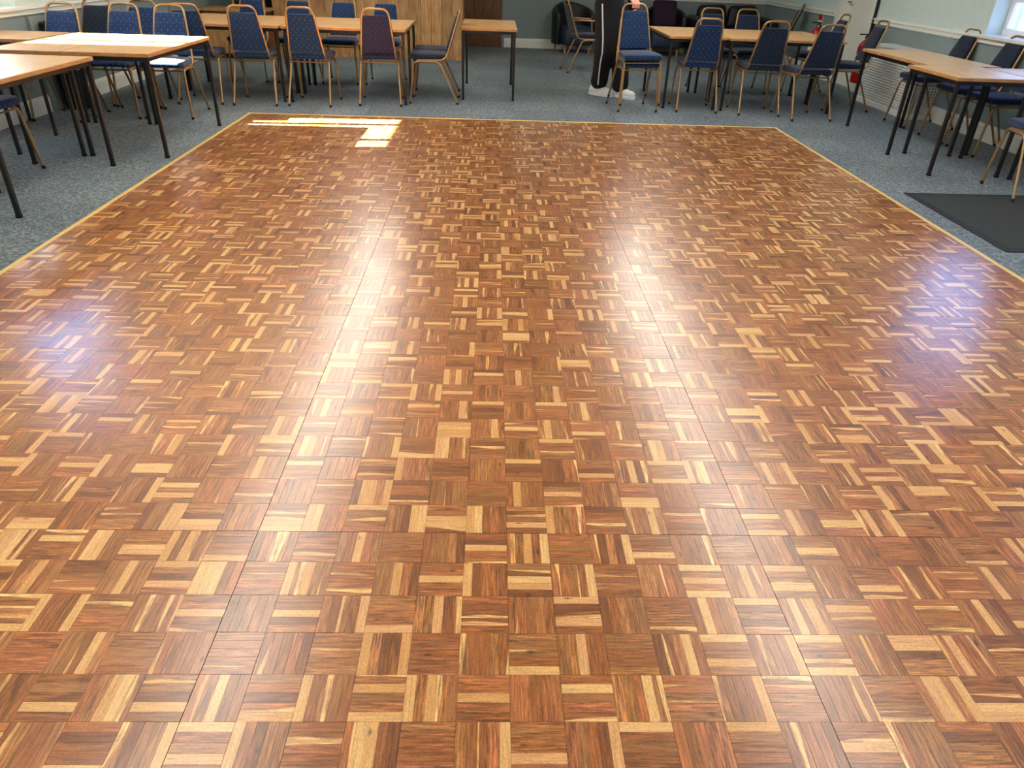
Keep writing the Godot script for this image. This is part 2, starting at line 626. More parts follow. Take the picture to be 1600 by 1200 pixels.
func window(n: int, axis: String, inner: float, outer: float, from: float, to: float, y0: float, y1: float, bars: Array, rails: Array, label: String) -> Node3D:
	# frame, bars, rails, panes and sill of a window set in the outer half of its wall
	var w := struct_node("window_%d" % n, label)
	var g := lerpf(inner, outer, 0.62)
	var inward := signf(inner - outer)
	var put := func(a: float, b: float, c: float, d: float, t: float, bev: float) -> ArrayMesh:
		if axis == "x":
			return bx(Vector3(g - t, c, a), Vector3(g + t, d, b), bev)
		return bx(Vector3(a, c, g - t), Vector3(b, d, g + t), bev)
	for q in [[from, to, y0, y0 + 0.06], [from, to, y1 - 0.05, y1], [from, from + 0.05, y0 + 0.06, y1 - 0.05], [to - 0.05, to, y0 + 0.06, y1 - 0.05]]:
		part("frame", put.call(q[0], q[1], q[2], q[3], 0.035, 0.006), M.upvc, w)
	for b in bars:
		part("glazing_bar", put.call(b[0], b[1], y0 + 0.06, y1 - 0.05, 0.03, 0.006), M.upvc, w)
	for r in rails:
		part("glazing_bar", put.call(from + 0.05, to - 0.05, r[0], r[1], 0.026, 0.006), M.upvc, w)
	var edges := [from + 0.05]
	for b in bars: edges.append_array(b)
	edges.append(to - 0.05)
	for i in range(0, edges.size(), 2):
		part("pane", put.call(edges[i], edges[i + 1], y0 + 0.06, y1 - 0.05, 0.002, 0.0), M.glass, w)
	var s: ArrayMesh
	if axis == "x":
		s = bx(Vector3(minf(g + inward * 0.036, inner + inward * 0.05), y0 - 0.03, from - 0.05), Vector3(maxf(g + inward * 0.036, inner + inward * 0.05), y0 + 0.004, to + 0.05), 0.008)
	else:
		s = bx(Vector3(from - 0.05, y0 - 0.03, minf(g + inward * 0.036, inner + inward * 0.05)), Vector3(to + 0.05, y0 + 0.004, maxf(g + inward * 0.036, inner + inward * 0.05)), 0.008)
	part("sill", s, M.gloss_white, w)
	return w

func rail_profile(axis: String, inner: float, inward: float, from: float, to: float, prof: Array) -> ArrayMesh:
	# a moulding: profile of (out from the wall, height), swept along the wall
	var fl := Flat.new()
	for i in prof.size() - 1:
		var p: Vector2 = prof[i]
		var q: Vector2 = prof[i + 1]
		var nn := Vector2(q.y - p.y, p.x - q.x).normalized()
		var at := func(v: Vector2, s: float) -> Vector3:
			return Vector3(inner + inward * v.x, v.y, s) if axis == "x" else Vector3(s, v.y, inner + inward * v.x)
		var n3 := Vector3(inward * nn.x, nn.y, 0) if axis == "x" else Vector3(0, nn.y, inward * nn.x)
		fl.quad(at.call(p, from), at.call(q, from), at.call(q, to), at.call(p, to), n3)
	for s in [from, to]:
		var cap := []
		for v in prof:
			cap.append(Vector3(inner + inward * v.x, v.y, s) if axis == "x" else Vector3(s, v.y, inner + inward * v.x))
		var dirn := (Vector3.BACK if axis == "x" else Vector3.RIGHT) * (-1.0 if s == from else 1.0)
		for i in range(1, cap.size() - 1):
			fl.tri(cap[0], cap[i], cap[i + 1], dirn, dirn, dirn)
	return fl.mesh()

const DADO := [Vector2(0, 0.875), Vector2(0.012, 0.872), Vector2(0.03, 0.866), Vector2(0.034, 0.852), Vector2(0.022, 0.842), Vector2(0.02, 0.82), Vector2(0.026, 0.812), Vector2(0.012, 0.8), Vector2(0, 0.795)]
const SKIRT := [Vector2(0, 0.15), Vector2(0.008, 0.148), Vector2(0.012, 0.135), Vector2(0.018, 0.125), Vector2(0.02, 0.11), Vector2(0.02, 0.0), Vector2(0, 0.0)]

func trims(axis: String, side: String, inner: float, inward: float, spans: Array, n0: int) -> void:
	for i in spans.size():
		struct("trim_%d" % (n0 + i), rail_profile(axis, inner, inward, spans[i][0], spans[i][1], DADO), M.gloss_white)
		struct("baseboard_%s" % side, rail_profile(axis, inner, inward, spans[i][0], spans[i][1], SKIRT), M.gloss_white)

func make_room() -> void:
	# holes: [from, to, bottom, top]
	var left_win := [[-6.13, -4.905, 0.875, 2.4]]
	var right_win := [[-6.58, -5.1, 0.875, 2.4], [-3.5, -2.1, 0.875, 2.4]]
	var front_win := [[-3.4, -1.8, 0.6, 2.35], [-0.8, 0.8, 0.6, 2.35], [1.8, 3.4, 0.6, 2.35]]
	var T := 0.3
	var wl := struct("wall_left", wall_boxes("x", WL - T, WL, WB - T, WF + T, 0.83, CEIL, left_win).mesh(), M.mint)
	part("lower_wall", wall_boxes("x", WL - T, WL, WB - T, WF + T, -0.1, 0.83, []).mesh(), M.slate, wl)
	part("pilaster", bx(Vector3(WL, 0.0, -6.42), Vector3(WL + 0.035, 0.795, -6.22), 0.004), M.slate, wl)
	var wr := struct("wall_right", wall_boxes("x", WR, WR + T, WB - T, WF + T, 0.83, CEIL, right_win + [[-9.95, -9.0, 0.83, 2.05]]).mesh(), M.mint)
	part("lower_wall", wall_boxes("x", WR, WR + T, WB - T, WF + T, -0.1, 0.83, [[-9.95, -9.0, 0.0, 0.83]]).mesh(), M.slate, wr)
	var wb := struct("wall_back", wall_boxes("z", WB - T, WB, WL, WR, 0.83, CEIL, []).mesh(), M.mint)
	part("lower_wall", wall_boxes("z", WB - T, WB, WL, WR, -0.1, 0.83, []).mesh(), M.slate, wb)
	var wf := struct("wall_front", wall_boxes("z", WF, WF + T, WL, WR, -0.1, CEIL, front_win).mesh(), M.mint)
	wf.set_meta("label", "pale wall with windows behind the photographer")
	struct("ceiling", bx(Vector3(WL - T, CEIL, WB - T), Vector3(WR + T, CEIL + 0.25, WF + T)), M.ceiling)
	trims("x", "left", WL, 1.0, [[WB, WF]], 1)
	trims("x", "right", WR, -1.0, [[WB, -10.03], [-8.92, WF]], 2)
	trims("z", "back", WB, 1.0, [[WL, -3.0], [0.12, WR]], 4)
	# windows
	var w1 := window(1, "x", WL, WL - T, -6.13, -4.905, 0.875, 2.4, [[-5.88, -5.8], [-5.25, -5.165]], [[0.935, 1.17]], "white window with narrow side panes that lets the sun in")
	# the blind that keeps the sun off the upper half of the window
	var g := lerpf(WL, WL - T, 0.62)
	var bl := thing("roller_blind", "pale roller blind drawn half way down the sunny window", "blind", Vector3(g + 0.07, 2.36, -5.5175))
	part("roller", Soft.new().tube([Vector3(0, 0, -0.58), Vector3(0, 0, 0.58)], 0.022, 12).mesh(), M.upvc, bl)
	part("blind_cloth", bx(Vector3(-0.001, -0.47, -0.57), Vector3(0.001, 0.0, 0.57)), M.blind, bl)
	part("bottom_bar", bx(Vector3(-0.006, -0.485, -0.57), Vector3(0.006, -0.465, 0.57), 0.003), M.upvc, bl)
	window(2, "x", WR, WR + T, -6.58, -5.1, 0.875, 2.4, [[-5.88, -5.81]], [[1.16, 1.22]], "white window above the chairs by the wall")
	window(3, "x", WR, WR + T, -3.5, -2.1, 0.875, 2.4, [[-2.835, -2.765]], [[1.75, 1.81]], "white window above the door mat")
	for k in 3:
		var q: Array = front_win[k]
		window(4 + k, "z", WF, WF + T, q[0], q[1], q[2], q[3], [[(q[0] + q[1]) / 2 - 0.035, (q[0] + q[1]) / 2 + 0.035]], [[1.75, 1.81]], "large window in the wall behind the photographer")
	# door in the right wall
	var d := struct_node("door_1", "white flush door in the wall beyond the radiator cover")
	part("leaf", bx(Vector3(WR + 0.06, 0.005, -9.9), Vector3(WR + 0.1, 2.0, -9.05), 0.004), M.gloss_white, d)
	for q in [[-10.03, -9.9], [-9.05, -8.92]]:
		part("architrave", bx(Vector3(WR - 0.018, 0.0, q[0]), Vector3(WR + 0.1, 2.12, q[1]), 0.006), M.gloss_white, d)
	part("architrave", bx(Vector3(WR - 0.018, 2.0, -9.9), Vector3(WR + 0.1, 2.12, -9.05), 0.006), M.gloss_white, d)
	part("door_handle", Soft.new().tube(rounded([Vector3(WR + 0.06, 1.0, -9.8), Vector3(WR + 0.01, 1.0, -9.8), Vector3(WR + 0.01, 1.0, -9.68)], 0.02), 0.009).mesh(), M.steel, d)
	part("rear_lining", bx(Vector3(WR + 0.1, 0.0, -10.05), Vector3(WR + 0.32, 2.14, -8.9)), M.gloss_white, d)
	# the row of houses that hides the low sky from the windows behind the photographer
	var nb := struct_node("building_outside", "brick building across the yard behind the photographer")
	part("outer_wall", bx(Vector3(-16, -0.3, 14), Vector3(16, 3.4, 20)), M.brickwork, nb)
	var rf := Flat.new()
	var n1 := Vector3(0, 0.9, -0.43)
	rf.quad(Vector3(-16.3, 3.35, 13.7), Vector3(16.3, 3.35, 13.7), Vector3(16.3, 4.9, 17), Vector3(-16.3, 4.9, 17), n1)
	rf.quad(Vector3(-16.3, 3.35, 20.3), Vector3(16.3, 3.35, 20.3), Vector3(16.3, 4.9, 17), Vector3(-16.3, 4.9, 17), Vector3(0, 0.9, 0.43))
	for x in [-16.3, 16.3]:
		var nx := Vector3(signf(x), 0, 0)
		rf.tri(Vector3(x, 3.35, 13.7), Vector3(x, 3.35, 20.3), Vector3(x, 4.9, 17), nx, nx, nx)
	rf.quad(Vector3(-16.3, 3.35, 13.7), Vector3(16.3, 3.35, 13.7), Vector3(16.3, 3.35, 20.3), Vector3(-16.3, 3.35, 20.3), Vector3.DOWN)
	part("roof", rf.mesh(), M.roofing, nb)
	struct("ground_outside", bx(Vector3(-40, -0.5, -40), Vector3(40, -0.3, 40)), M.paving, "paved ground outside the building")

func make_floor() -> void:
	var f := struct("floor", bx(Vector3(WL - 0.3, -0.3, WB - 0.3), Vector3(WR + 0.3, -0.008, WF + 0.3)), M.slab, "grey blue ribbed carpet tiles round the dance floor")
	# carpet tiles of half a metre, laid quarter turned, cut where they meet the walls and the dance floor
	var meshes := {}
	var rest := Flat.new()
	var i := 0
	for a in range(-9, 10):
		for b in range(-26, 9):
			var lo := Vector2(maxf(a * 0.5 + 0.18, WL), maxf(b * 0.5 + 0.05, WB))
			var hi := Vector2(minf(a * 0.5 + 0.68, WR), minf(b * 0.5 + 0.55, WF))
			if hi.x - lo.x < 0.01 or hi.y - lo.y < 0.01: continue
			# pieces left after the dance floor is cut out
			var cut := []
			if hi.x <= FLX0 - 0.03 or lo.x >= FLX1 + 0.03 or hi.y <= FLZ0 - 0.03:
				cut.append([lo, hi])
			else:
				if lo.x < FLX0 - 0.03: cut.append([lo, Vector2(FLX0 - 0.03, hi.y)])
				if hi.x > FLX1 + 0.03: cut.append([Vector2(FLX1 + 0.03, lo.y), hi])
				if lo.y < FLZ0 - 0.03: cut.append([Vector2(maxf(lo.x, FLX0 - 0.03), lo.y), Vector2(minf(hi.x, FLX1 + 0.03), FLZ0 - 0.03)])
				if hi.y > FLZ1 + 0.03: cut.append([Vector2(maxf(lo.x, FLX0 - 0.03), FLZ1 + 0.03), Vector2(minf(hi.x, FLX1 + 0.03), hi.y)])
			for c in cut:
				var size: Vector2 = c[1] - c[0]
				if size.x < 0.01 or size.y < 0.01: continue
				var mid: Vector2 = (c[0] + c[1]) * 0.5
				if mid.y > -2.4:
					rest.box(Vector3(c[0].x + 0.0006, -0.008, c[0].y + 0.0006), Vector3(c[1].x - 0.0006, 0.0, c[1].y - 0.0006))
					continue
				var turned := (a + b) % 2 != 0
				if turned: size = Vector2(size.y, size.x)
				var key := "%.3f %.3f" % [size.x, size.y]
				if not meshes.has(key):
					meshes[key] = bx(Vector3(-size.x / 2 + 0.0006, -0.008, -size.y / 2 + 0.0006), Vector3(size.x / 2 - 0.0006, 0.0, size.y / 2 - 0.0006), 0.0015)
				part("carpet_tile", meshes[key], M.carpets[(i * 7 + a * a) % 3], f, Vector3(mid.x, 0, mid.y), 90.0 if turned else 0.0)
				i += 1
	var o := part("carpet_tiles", rest.mesh(), M.carpets[0], f)
	o.set_meta("kind", "stuff")

func slat_shape(fl: Flat, lo: Vector3, hi: Vector3, cell: int, along_x: bool) -> void:
	# one parquet slat: top face carries its picture, edges slightly eased
	var e := 0.0003
	var u0 := Vector2((cell % ACX) * 128 + 2, (cell / ACX) * 32 + 1.5) / Vector2(1024, 2048)
	var u1 := Vector2((cell % ACX) * 128 + 126, (cell / ACX) * 32 + 30.5) / Vector2(1024, 2048)
	var p := [Vector3(lo.x + e, hi.y, lo.z + e), Vector3(hi.x - e, hi.y, lo.z + e), Vector3(hi.x - e, hi.y, hi.z - e), Vector3(lo.x + e, hi.y, hi.z - e)]
	var q := [Vector3(lo.x, hi.y - e * 0.7, lo.z), Vector3(hi.x, hi.y - e * 0.7, lo.z), Vector3(hi.x, hi.y - e * 0.7, hi.z), Vector3(lo.x, hi.y - e * 0.7, hi.z)]
	var b := [Vector3(lo.x, lo.y, lo.z), Vector3(hi.x, lo.y, lo.z), Vector3(hi.x, lo.y, hi.z), Vector3(lo.x, lo.y, hi.z)]
	var t := [u0, Vector2(u1.x, u0.y), u1, Vector2(u0.x, u1.y)]
	if not along_x:
		t = [u0, Vector2(u0.x, u1.y), u1, Vector2(u1.x, u0.y)]
	var up := Vector3.UP
	fl.tri(p[0], p[1], p[2], up, up, up, t[0], t[1], t[2])
	fl.tri(p[0], p[2], p[3], up, up, up, t[0], t[2], t[3])
	var sides := [Vector3.FORWARD, Vector3.RIGHT, Vector3.BACK, Vector3.LEFT]
	for k in 4:
		var j := (k + 1) % 4
		var n1: Vector3 = (sides[k] + Vector3.UP).normalized()
		fl.tri(p[k], p[j], q[j], n1, n1, n1, t[k], t[j], t[j])
		fl.tri(p[k], q[j], q[k], n1, n1, n1, t[k], t[j], t[k])
		fl.tri(q[k], q[j], b[j], sides[k], sides[k], sides[k], t[k], t[j], t[j])
		fl.tri(q[k], b[j], b[k], sides[k], sides[k], sides[k], t[k], t[j], t[k])

func pick_cells(r: RandomNumberGenerator) -> Array:
	# five slats of one square: mostly heartwood, now and then pale sapwood
	var out := []
	var pale := r.randf()
	var tone := r.randi() % 8
	for s in 5:
		var kind := 8 + r.randi() % 8
		var t := r.randf()
		if t < 0.09 + pale * 0.1: kind = r.randi() % 3
		elif t < 0.28 + pale * 0.1: kind = 3 + r.randi() % 4
		elif t < 0.33 + pale * 0.1: kind = 7
		out.append((tone * 4 + r.randi() % 4 if r.randf() < 0.75 else r.randi() % 32) * 16 + kind)
	return out

func make_dance_floor(cam_pos: Vector3) -> void:
	var d := thing("dance_floor", "large glossy brown parquet dance floor of basket weave squares with brass edging", "dance floor")
	var sub := part("underlay", bx(Vector3(FLX0, -0.0079, FLZ0), Vector3(FLX1, -0.0062, FLZ1)), M.bitumen, d)
	sub.set_meta("label", "dark board under the parquet")
	# squares, nearest in view first
	var r := RandomNumberGenerator.new()
	r.seed = 4242
	var squares := []
	for j in range(ROW0, ROW1):
		for i in range(COL0, COL1):
			# laid in panels twelve squares wide, with a hairline seam between panels
			var c := Vector3((i + 0.5) * SQ + 0.0009 * floorf((i + 6) / 12.0), 0.0, -(j + 0.5) * SQ - 0.0009 * floorf((j - 5) / 12.0))
			squares.append({"i": i, "j": j, "c": c, "cells": pick_cells(r), "tilt": Vector2(r.randfn(0.0, 0.0035), r.randfn(0.0, 0.0035)), "seen": in_view(c), "far": c.distance_to(cam_pos)})
	var order := squares.filter(func(q): return q.seen)
	order.sort_custom(func(p, q): return p.far < q.far)
	var near := {}
	for k in mini(300, order.size()):
		near[Vector2i(order[k].i, order[k].j)] = true
	var slats := {}
	var gap := 0.00009
	var w := SQ / 5.0
	var rest := Flat.new()
	var backing := bx(Vector3(-SQ / 2 + 0.0004, -0.0062, -SQ / 2 + 0.0004), Vector3(SQ / 2 - 0.0004, -0.0052, SQ / 2 - 0.0004))
	for q in squares:
		var along_x: bool = posmod(q.i + q.j, 2) == 1
		var b := Basis.from_euler(Vector3(q.tilt.x, 0.0 if along_x else PI / 2, q.tilt.y))
		if near.has(Vector2i(q.i, q.j)):
			var sq := part("parquet_square", backing, M.bitumen, d)
			sq.transform = Transform3D(b, q.c)
			for s in 5:
				var cell: int = q.cells[s]
				if not slats.has(cell):
					var fl := Flat.new()
					slat_shape(fl, Vector3(-SQ / 2 + 0.0004, -0.0052, -w / 2 + gap), Vector3(SQ / 2 - 0.0004, 0.0, w / 2 - gap), cell, true)
					slats[cell] = fl.mesh()
				part("slat", slats[cell], M.parquet, sq, Vector3(0, 0, (s - 2) * w))
		else:
			for s in 5:
				var fl := Flat.new()
				slat_shape(fl, Vector3(-SQ / 2 + 0.0004, -0.0062, (s - 2) * w - w / 2 + gap), Vector3(SQ / 2 - 0.0004, 0.0, (s - 2) * w + w / 2 - gap), q.cells[s], true)
				rest.add(fl, Transform3D(b, q.c))
	var o := part("parquet_squares", rest.mesh(), M.parquet, d)
	o.set_meta("kind", "stuff")
	o.set_meta("label", "brown parquet squares further off")
	# brass edging
	var prof := [Vector2(0, -0.0079), Vector2(0.0, 0.002), Vector2(0.008, 0.0035), Vector2(0.022, 0.003), Vector2(0.03, 0.0006), Vector2(0.03, -0.0079)]
	part("edge_trim", rail_profile("x", FLX0, -1.0, FLZ0, FLZ1, prof), M.brass, d)
	part("edge_trim", rail_profile("x", FLX1, 1.0, FLZ0, FLZ1, prof), M.brass, d)
	part("edge_trim", rail_profile("z", FLZ0, -1.0, FLX0 - 0.03, FLX1 + 0.03, prof), M.brass, d)
	part("edge_trim", rail_profile("z", FLZ1, 1.0, FLX0 - 0.03, FLX1 + 0.03, prof), M.brass, d)

func in_view(p: Vector3) -> bool:
	# whether the photograph's camera sees the point
	var b := Basis(Vector3(0.99932, 0.030767, 0.020329), Vector3(-0.015894, 0.856787, -0.515426), Vector3(0.99932, 0.030767, 0.020329).cross(Vector3(-0.015894, 0.856787, -0.515426))).orthonormalized()
	var q := b.inverse() * (p - Vector3(-0.0576, 1.3822, 0.919))
	if q.z > -0.1: return false
	var x := 800.0 + 1112.12 * q.x / -q.z
	var y := 600.0 - 1112.12 * q.y / -q.z
	return x > -40.0 and x < 1640.0 and y > 0.0 and y < 1240.0

# ------------------------------------------------------------------ furniture
func back_plane(y: float) -> float:
	return 0.13 + (y - 0.425) * 0.326

func make_chair(fabric: Material, arms := false) -> Node3D:
	# a stacking banquet chair; its sitter looks towards -z
	var t := Node3D.new()
	t.set_meta("category", "chair")
	var rt := 0.0105
	for s in [-1.0, 1.0]:
		var f := part("leg", tub(rounded([Vector3(s * 0.208, 0.012, -0.25), Vector3(s * 0.19, 0.415, -0.205), Vector3(s * 0.19, 0.415, -0.06)], 0.05), rt), M.gold, t)
		part("foot_cap", tub([Vector3(s * 0.2085, 0.0, -0.2515), Vector3(s * 0.2075, 0.022, -0.249)], rt + 0.002), M.rubber, f)
		var b := part("leg", tub(rounded([Vector3(s * 0.212, 0.012, 0.25), Vector3(s * 0.19, 0.415, 0.06), Vector3(s * 0.19, 0.415, -0.06)], 0.05), rt), M.gold, t)
		part("foot_cap", tub([Vector3(s * 0.2125, 0.0, 0.2555), Vector3(s * 0.2105, 0.022, 0.2455)], rt + 0.002), M.rubber, b)
	part("stretcher", tub([Vector3(-0.19, 0.4, 0.065), Vector3(0.19, 0.4, 0.065)], 0.007), M.gold, t)
	part("stretcher", tub([Vector3(-0.19, 0.405, -0.2), Vector3(0.19, 0.405, -0.2)], 0.007), M.gold, t)
	part("back_frame", tub(rounded([Vector3(-0.178, 0.428, -0.17), Vector3(-0.178, 0.428, 0.13), Vector3(-0.126, 0.905, 0.286), Vector3(0.126, 0.905, 0.286), Vector3(0.178, 0.428, 0.13), Vector3(0.178, 0.428, -0.17)], 0.07, 6), rt), M.gold, t)
	part("seat", cushion([Vector2(-0.205, -0.245), Vector2(0.205, -0.245), Vector2(0.18, 0.135), Vector2(-0.18, 0.135)], 0.05, 0.052, 0.018, 0.012, func(p: Vector2, h: float) -> Vector3: return Vector3(p.x, 0.434 + h, p.y)), fabric, t)
	part("backrest", cushion([Vector2(-0.168, 0.5), Vector2(0.168, 0.5), Vector2(0.122, 0.845), Vector2(-0.122, 0.845)], 0.025, 0.042, 0.012, 0.008, func(p: Vector2, h: float) -> Vector3: return Vector3(p.x, p.y, back_plane(p.y) + 0.012 - h)), fabric, t)
	if arms:
		for s in [-1.0, 1.0]:
			part("armrest", tub(rounded([Vector3(s * 0.15, 0.66, 0.2), Vector3(s * 0.22, 0.665, 0.17), Vector3(s * 0.225, 0.655, -0.17), Vector3(s * 0.205, 0.42, -0.19)], 0.05), rt), M.gold, t)
	return t

func make_table(lx: float, lz: float) -> Node3D:
	# black steel frame under a pale wooden top; the long way runs along x
	var t := Node3D.new()
	t.set_meta("category", "table")
	var a := lx / 2
	var b := lz / 2
	var top := part("tabletop", bx(Vector3(-a, 0.695, -b), Vector3(a, 0.72, b), 0.004), M.top, t)
	var e := 0.003
	for q in [[Vector3(-a - e, 0.696, -b), Vector3(-a, 0.719, b)], [Vector3(a, 0.696, -b), Vector3(a + e, 0.719, b)], [Vector3(-a, 0.696, -b - e), Vector3(a, 0.719, -b)], [Vector3(-a, 0.696, b), Vector3(a, 0.719, b + e)]]:
		part("lipping", bx(q[0], q[1], 0.0012), M.top_edge, top)
	for s in [-1.0, 1.0]:
		part("rail", bx(Vector3(-a + 0.04, 0.665, s * (b - 0.027) - 0.012), Vector3(a - 0.04, 0.695, s * (b - 0.027) + 0.012), 0.003), M.black_steel, t)
		part("rail", bx(Vector3(s * (a - 0.027) - 0.012, 0.665, -b + 0.04), Vector3(s * (a - 0.027) + 0.012, 0.695, b - 0.04), 0.003), M.black_steel, t)
		for r in [-1.0, 1.0]:
			var x: float = s * (a - 0.027)
			var z: float = r * (b - 0.027)
			var l := part("leg", bx(Vector3(x - 0.0135, 0.012, z - 0.0135), Vector3(x + 0.0135, 0.695, z + 0.0135), 0.004), M.black_steel, t)
			part("foot_cap", bx(Vector3(x - 0.0145, 0.0, z - 0.0145), Vector3(x + 0.0145, 0.018, z + 0.0145), 0.003), M.rubber, l)
	return t

func make_furniture() -> void:
	var big := make_table(1.235, 0.605)
	var small := make_table(0.74, 0.6)
	# name, x, z, turn, label
	for q in [
		[-3.055, -3.75, 90.0, "wooden topped table with black legs nearest the parquet edge beside the front left window"],
		[-2.775, -5.2, 90.0, "wooden topped table with its corner at the dance floor edge, one end in sunlight"],
		[-3.345, -5.19, 90.0, "wooden topped table between the sunlit corner table and the small wall table"],
		[-1.565, -7.335, 0.0, "wooden topped table at the front right of the block of four before the bar"],
		[-2.82, -7.32, 0.0, "wooden topped table at the front left of the block of four before the bar"],
		[-1.575, -7.955, 0.0, "wooden topped table at the rear right of the block of four before the bar"],
		[-2.825, -7.94, 0.0, "wooden topped table at the rear left of the block of four before the bar"],
		[-0.112, -8.09, 90.0, "wooden topped table standing alone, end on, beside the bar corner"],
		[2.09, -7.92, 90.0, "wooden topped table beside the person with the stacked chairs"],
		[3.03, -7.55, 0.0, "wooden topped table behind three navy chairs by the fire extinguishers"],
		[3.03, -8.168, 0.0, "wooden topped table in front of the black sofa, at the rear of its pair"],
		[3.845, -6.02, 90.0, "wooden topped table in front of the white radiator cover"]]:
		var c := copy(big, "table", Vector3(q[0], 0, q[1]), q[2], q[3], "wooden topped tables")
		if q[0] == -3.345: c.scale = Vector3(1, 1, 0.86)
	for q in [[3.66, -5.02, 90.0, "short wooden topped table with its corner towards the black mat"], [4.275, -4.96, 90.0, "short wooden topped table against the chairs under the right window"], [-3.905, -5.52, 0.0, "small wooden topped table against the wall under the sunny window"]]:
		var c := copy(small, "table", Vector3(q[0], 0, q[1]), q[2], q[3], "wooden topped tables")
		if q[0] < -3.0: c.scale = Vector3(0.74, 1, 1)
	big.free()
	small.free()
	var ch := make_chair(M.navy)
	var dk := make_chair(M.dark_navy)
	var pl := make_chair(M.plum)
	var ac := make_chair(M.dark_navy, true)
	var g := "gold framed banquet chairs"
	for q in [
		# left group
		[ch, -3.04, -6.27, 183.0, "bright blue banquet chair with sunlight on its seat"],
		[ch, -3.47, -6.24, 177.0, "blue dotted banquet chair next to the sunlit chair"],
		[ch, -3.905, -6.02, 179.0, "blue dotted banquet chair behind the small wall table"],
		[dk, -3.965, -6.8, 179.0, "dark navy banquet chair standing against the wall behind the blue dotted chairs"],
		[ch, -3.51, -6.77, 180.0, "blue banquet chair behind the blue dotted pair, by the block of four"],
		[ch, -3.46, -4.02, -90.0, "navy banquet chair pushed under the long side of the front left table"],
		[dk, -3.42, -3.42, -92.0, "navy banquet chair next to the one under the front left table"],
		# row before the block of four, backs to the dance floor
		[ch, -3.02, -7.02, 4.0, "navy banquet chair half hidden behind the sunlit chair"],
		[ch, -2.47, -7.03, 2.0, "navy dotted banquet chair between the sunlit corner table and the next chair of its row"],
		[ch, -1.915, -7.07, -2.0, "navy dotted banquet chair in the middle of the row before the block of four"],
		[pl, -1.24, -7.2, 4.0, "plum tinged dotted banquet chair at the corner of the block of four"],
		# ends and far side
		[dk, -0.69, -7.385, 91.0, "navy banquet chair seen from its side at the end of the block of four"],
		[dk, -0.7, -7.86, 92.0, "navy banquet chair behind the one seen from its side"],
		[ch, -2.96, -8.53, 180.0, "blue banquet chair on the bar side of the block of four, left end"],
		[ch, -2.41, -8.54, 181.0, "blue banquet chair on the bar side of the block of four, second along"],
		[ch, -1.88, -8.55, 179.0, "blue banquet chair on the bar side of the block of four, third along"],
		[ch, -1.37, -8.56, 180.0, "blue banquet chair on the bar side of the block of four, beside the plum chair"],
		# right group
		[ch, 2.14, -7.35, -3.0, "navy dotted banquet chair nearest the stacked chairs, at the wooden table"],
		[dk, 2.785, -7.26, -2.0, "navy dotted banquet chair in the middle of three at the right table"],
		[dk, 3.235, -7.04, 6.0, "navy dotted banquet chair of the three, turned a little, in front of the white door"],
		[dk, 2.67, -8.76, 180.0, "blue banquet chair facing across the right table, before the purple cushion"],
		[dk, 3.12, -8.76, 180.0, "blue banquet chair facing across the right table, before the black sofa"],
		[dk, 3.9, -7.66, 88.0, "navy banquet chair seen from its side at the end of the right table"],
		[dk, 3.9, -8.62, 88.0, "navy banquet chair in front of the white door"],
		[dk, 4.38, -6.77, 90.0, "navy banquet chair under the right window, next to the radiator cover"],
		[dk, 4.38, -6.05, 90.0, "navy banquet chair under the right window, in the middle of its row"],
		[ch, 4.39, -5.56, 90.0, "navy banquet chair under the right window, behind the short table"],
		[ch, 3.86, -4.19, -8.0, "navy banquet chair standing by the black mat"]]:
		copy(q[0], "banquet_chair", Vector3(q[1], 0.005 if q[1] == 3.86 else 0.0, q[2]), q[3], q[4], g)
	copy(ac, "banquet_armchair", Vector3(1.2, 0, -10.15), -80.0, "navy chair with gold arms beside the person", "gold framed armchairs")
	copy(ac, "banquet_armchair", Vector3(4.3, 0, -11.1), 62.0, "navy chair with gold arms by the wall beyond the white door", "gold framed armchairs")
	# the pair being carried, one stacked in the other
	copy(ch, "banquet_chair", Vector3(1.455, 0.0, -7.3), 186.0, "lower blue banquet chair of the pair stacked by the person", g)
	var up := copy(ch, "banquet_chair", Vector3(1.46, 0.083, -7.235), 186.0, "upper blue banquet chair of the pair that the person holds", g)
	up.rotation = Vector3(deg_to_rad(-1.5), deg_to_rad(186.0), deg_to_rad(-1.0))
	for o in [ch, dk, pl, ac]: o.free()

func make_tub(seat_mat: Material) -> Node3D:
	# a low barrel armchair: round shell, seat cushion, four wooden feet; it looks towards +z
	var t := Node3D.new()
	t.set_meta("category", "armchair")
	var layers_o := []
	var sh := Soft.new()
	var n := 22
	var rings := []
	for i in n + 1:
		var a := lerpf(-0.62 * PI, 0.62 * PI, float(i) / n)
		var dir := Vector3(sin(a), 0, -cos(a))
		var h := lerpf(0.76, 0.6, pow(absf(a) / (0.62 * PI), 1.5))
		var ro := 0.37
		var ri := 0.26
		var ring := []
		for q in [[ri, 0.14], [ri + 0.01, h - 0.05], [ri + 0.035, h - 0.01], [(ro + ri) / 2, h], [ro - 0.03, h - 0.012], [ro, h - 0.06], [ro - 0.01, 0.14], [(ro + ri) / 2, 0.13]]:
			ring.append(dir * q[0] + Vector3(0, q[1], 0))
		rings.append(ring)
	sh.rings(rings)
	part("shell", sh.mesh(), M.leather, t)
	part("seat", cushion([Vector2(-0.26, -0.26), Vector2(0.26, -0.26), Vector2(0.27, 0.33), Vector2(-0.27, 0.33)], 0.1, 0.26, 0.03, 0.03, func(p: Vector2, hh: float) -> Vector3: return Vector3(p.x, 0.14 + hh, p.y)), seat_mat, t)
	for s in [-1.0, 1.0]:
		for r in [-1.0, 1.0]:
			part("leg", Soft.new().lathe([Vector2(0.014, 0.0), Vector2(0.022, 0.15)], Vector3(s * 0.22, 0, r * 0.22), 12).mesh(), M.boards[0], t)
	return t

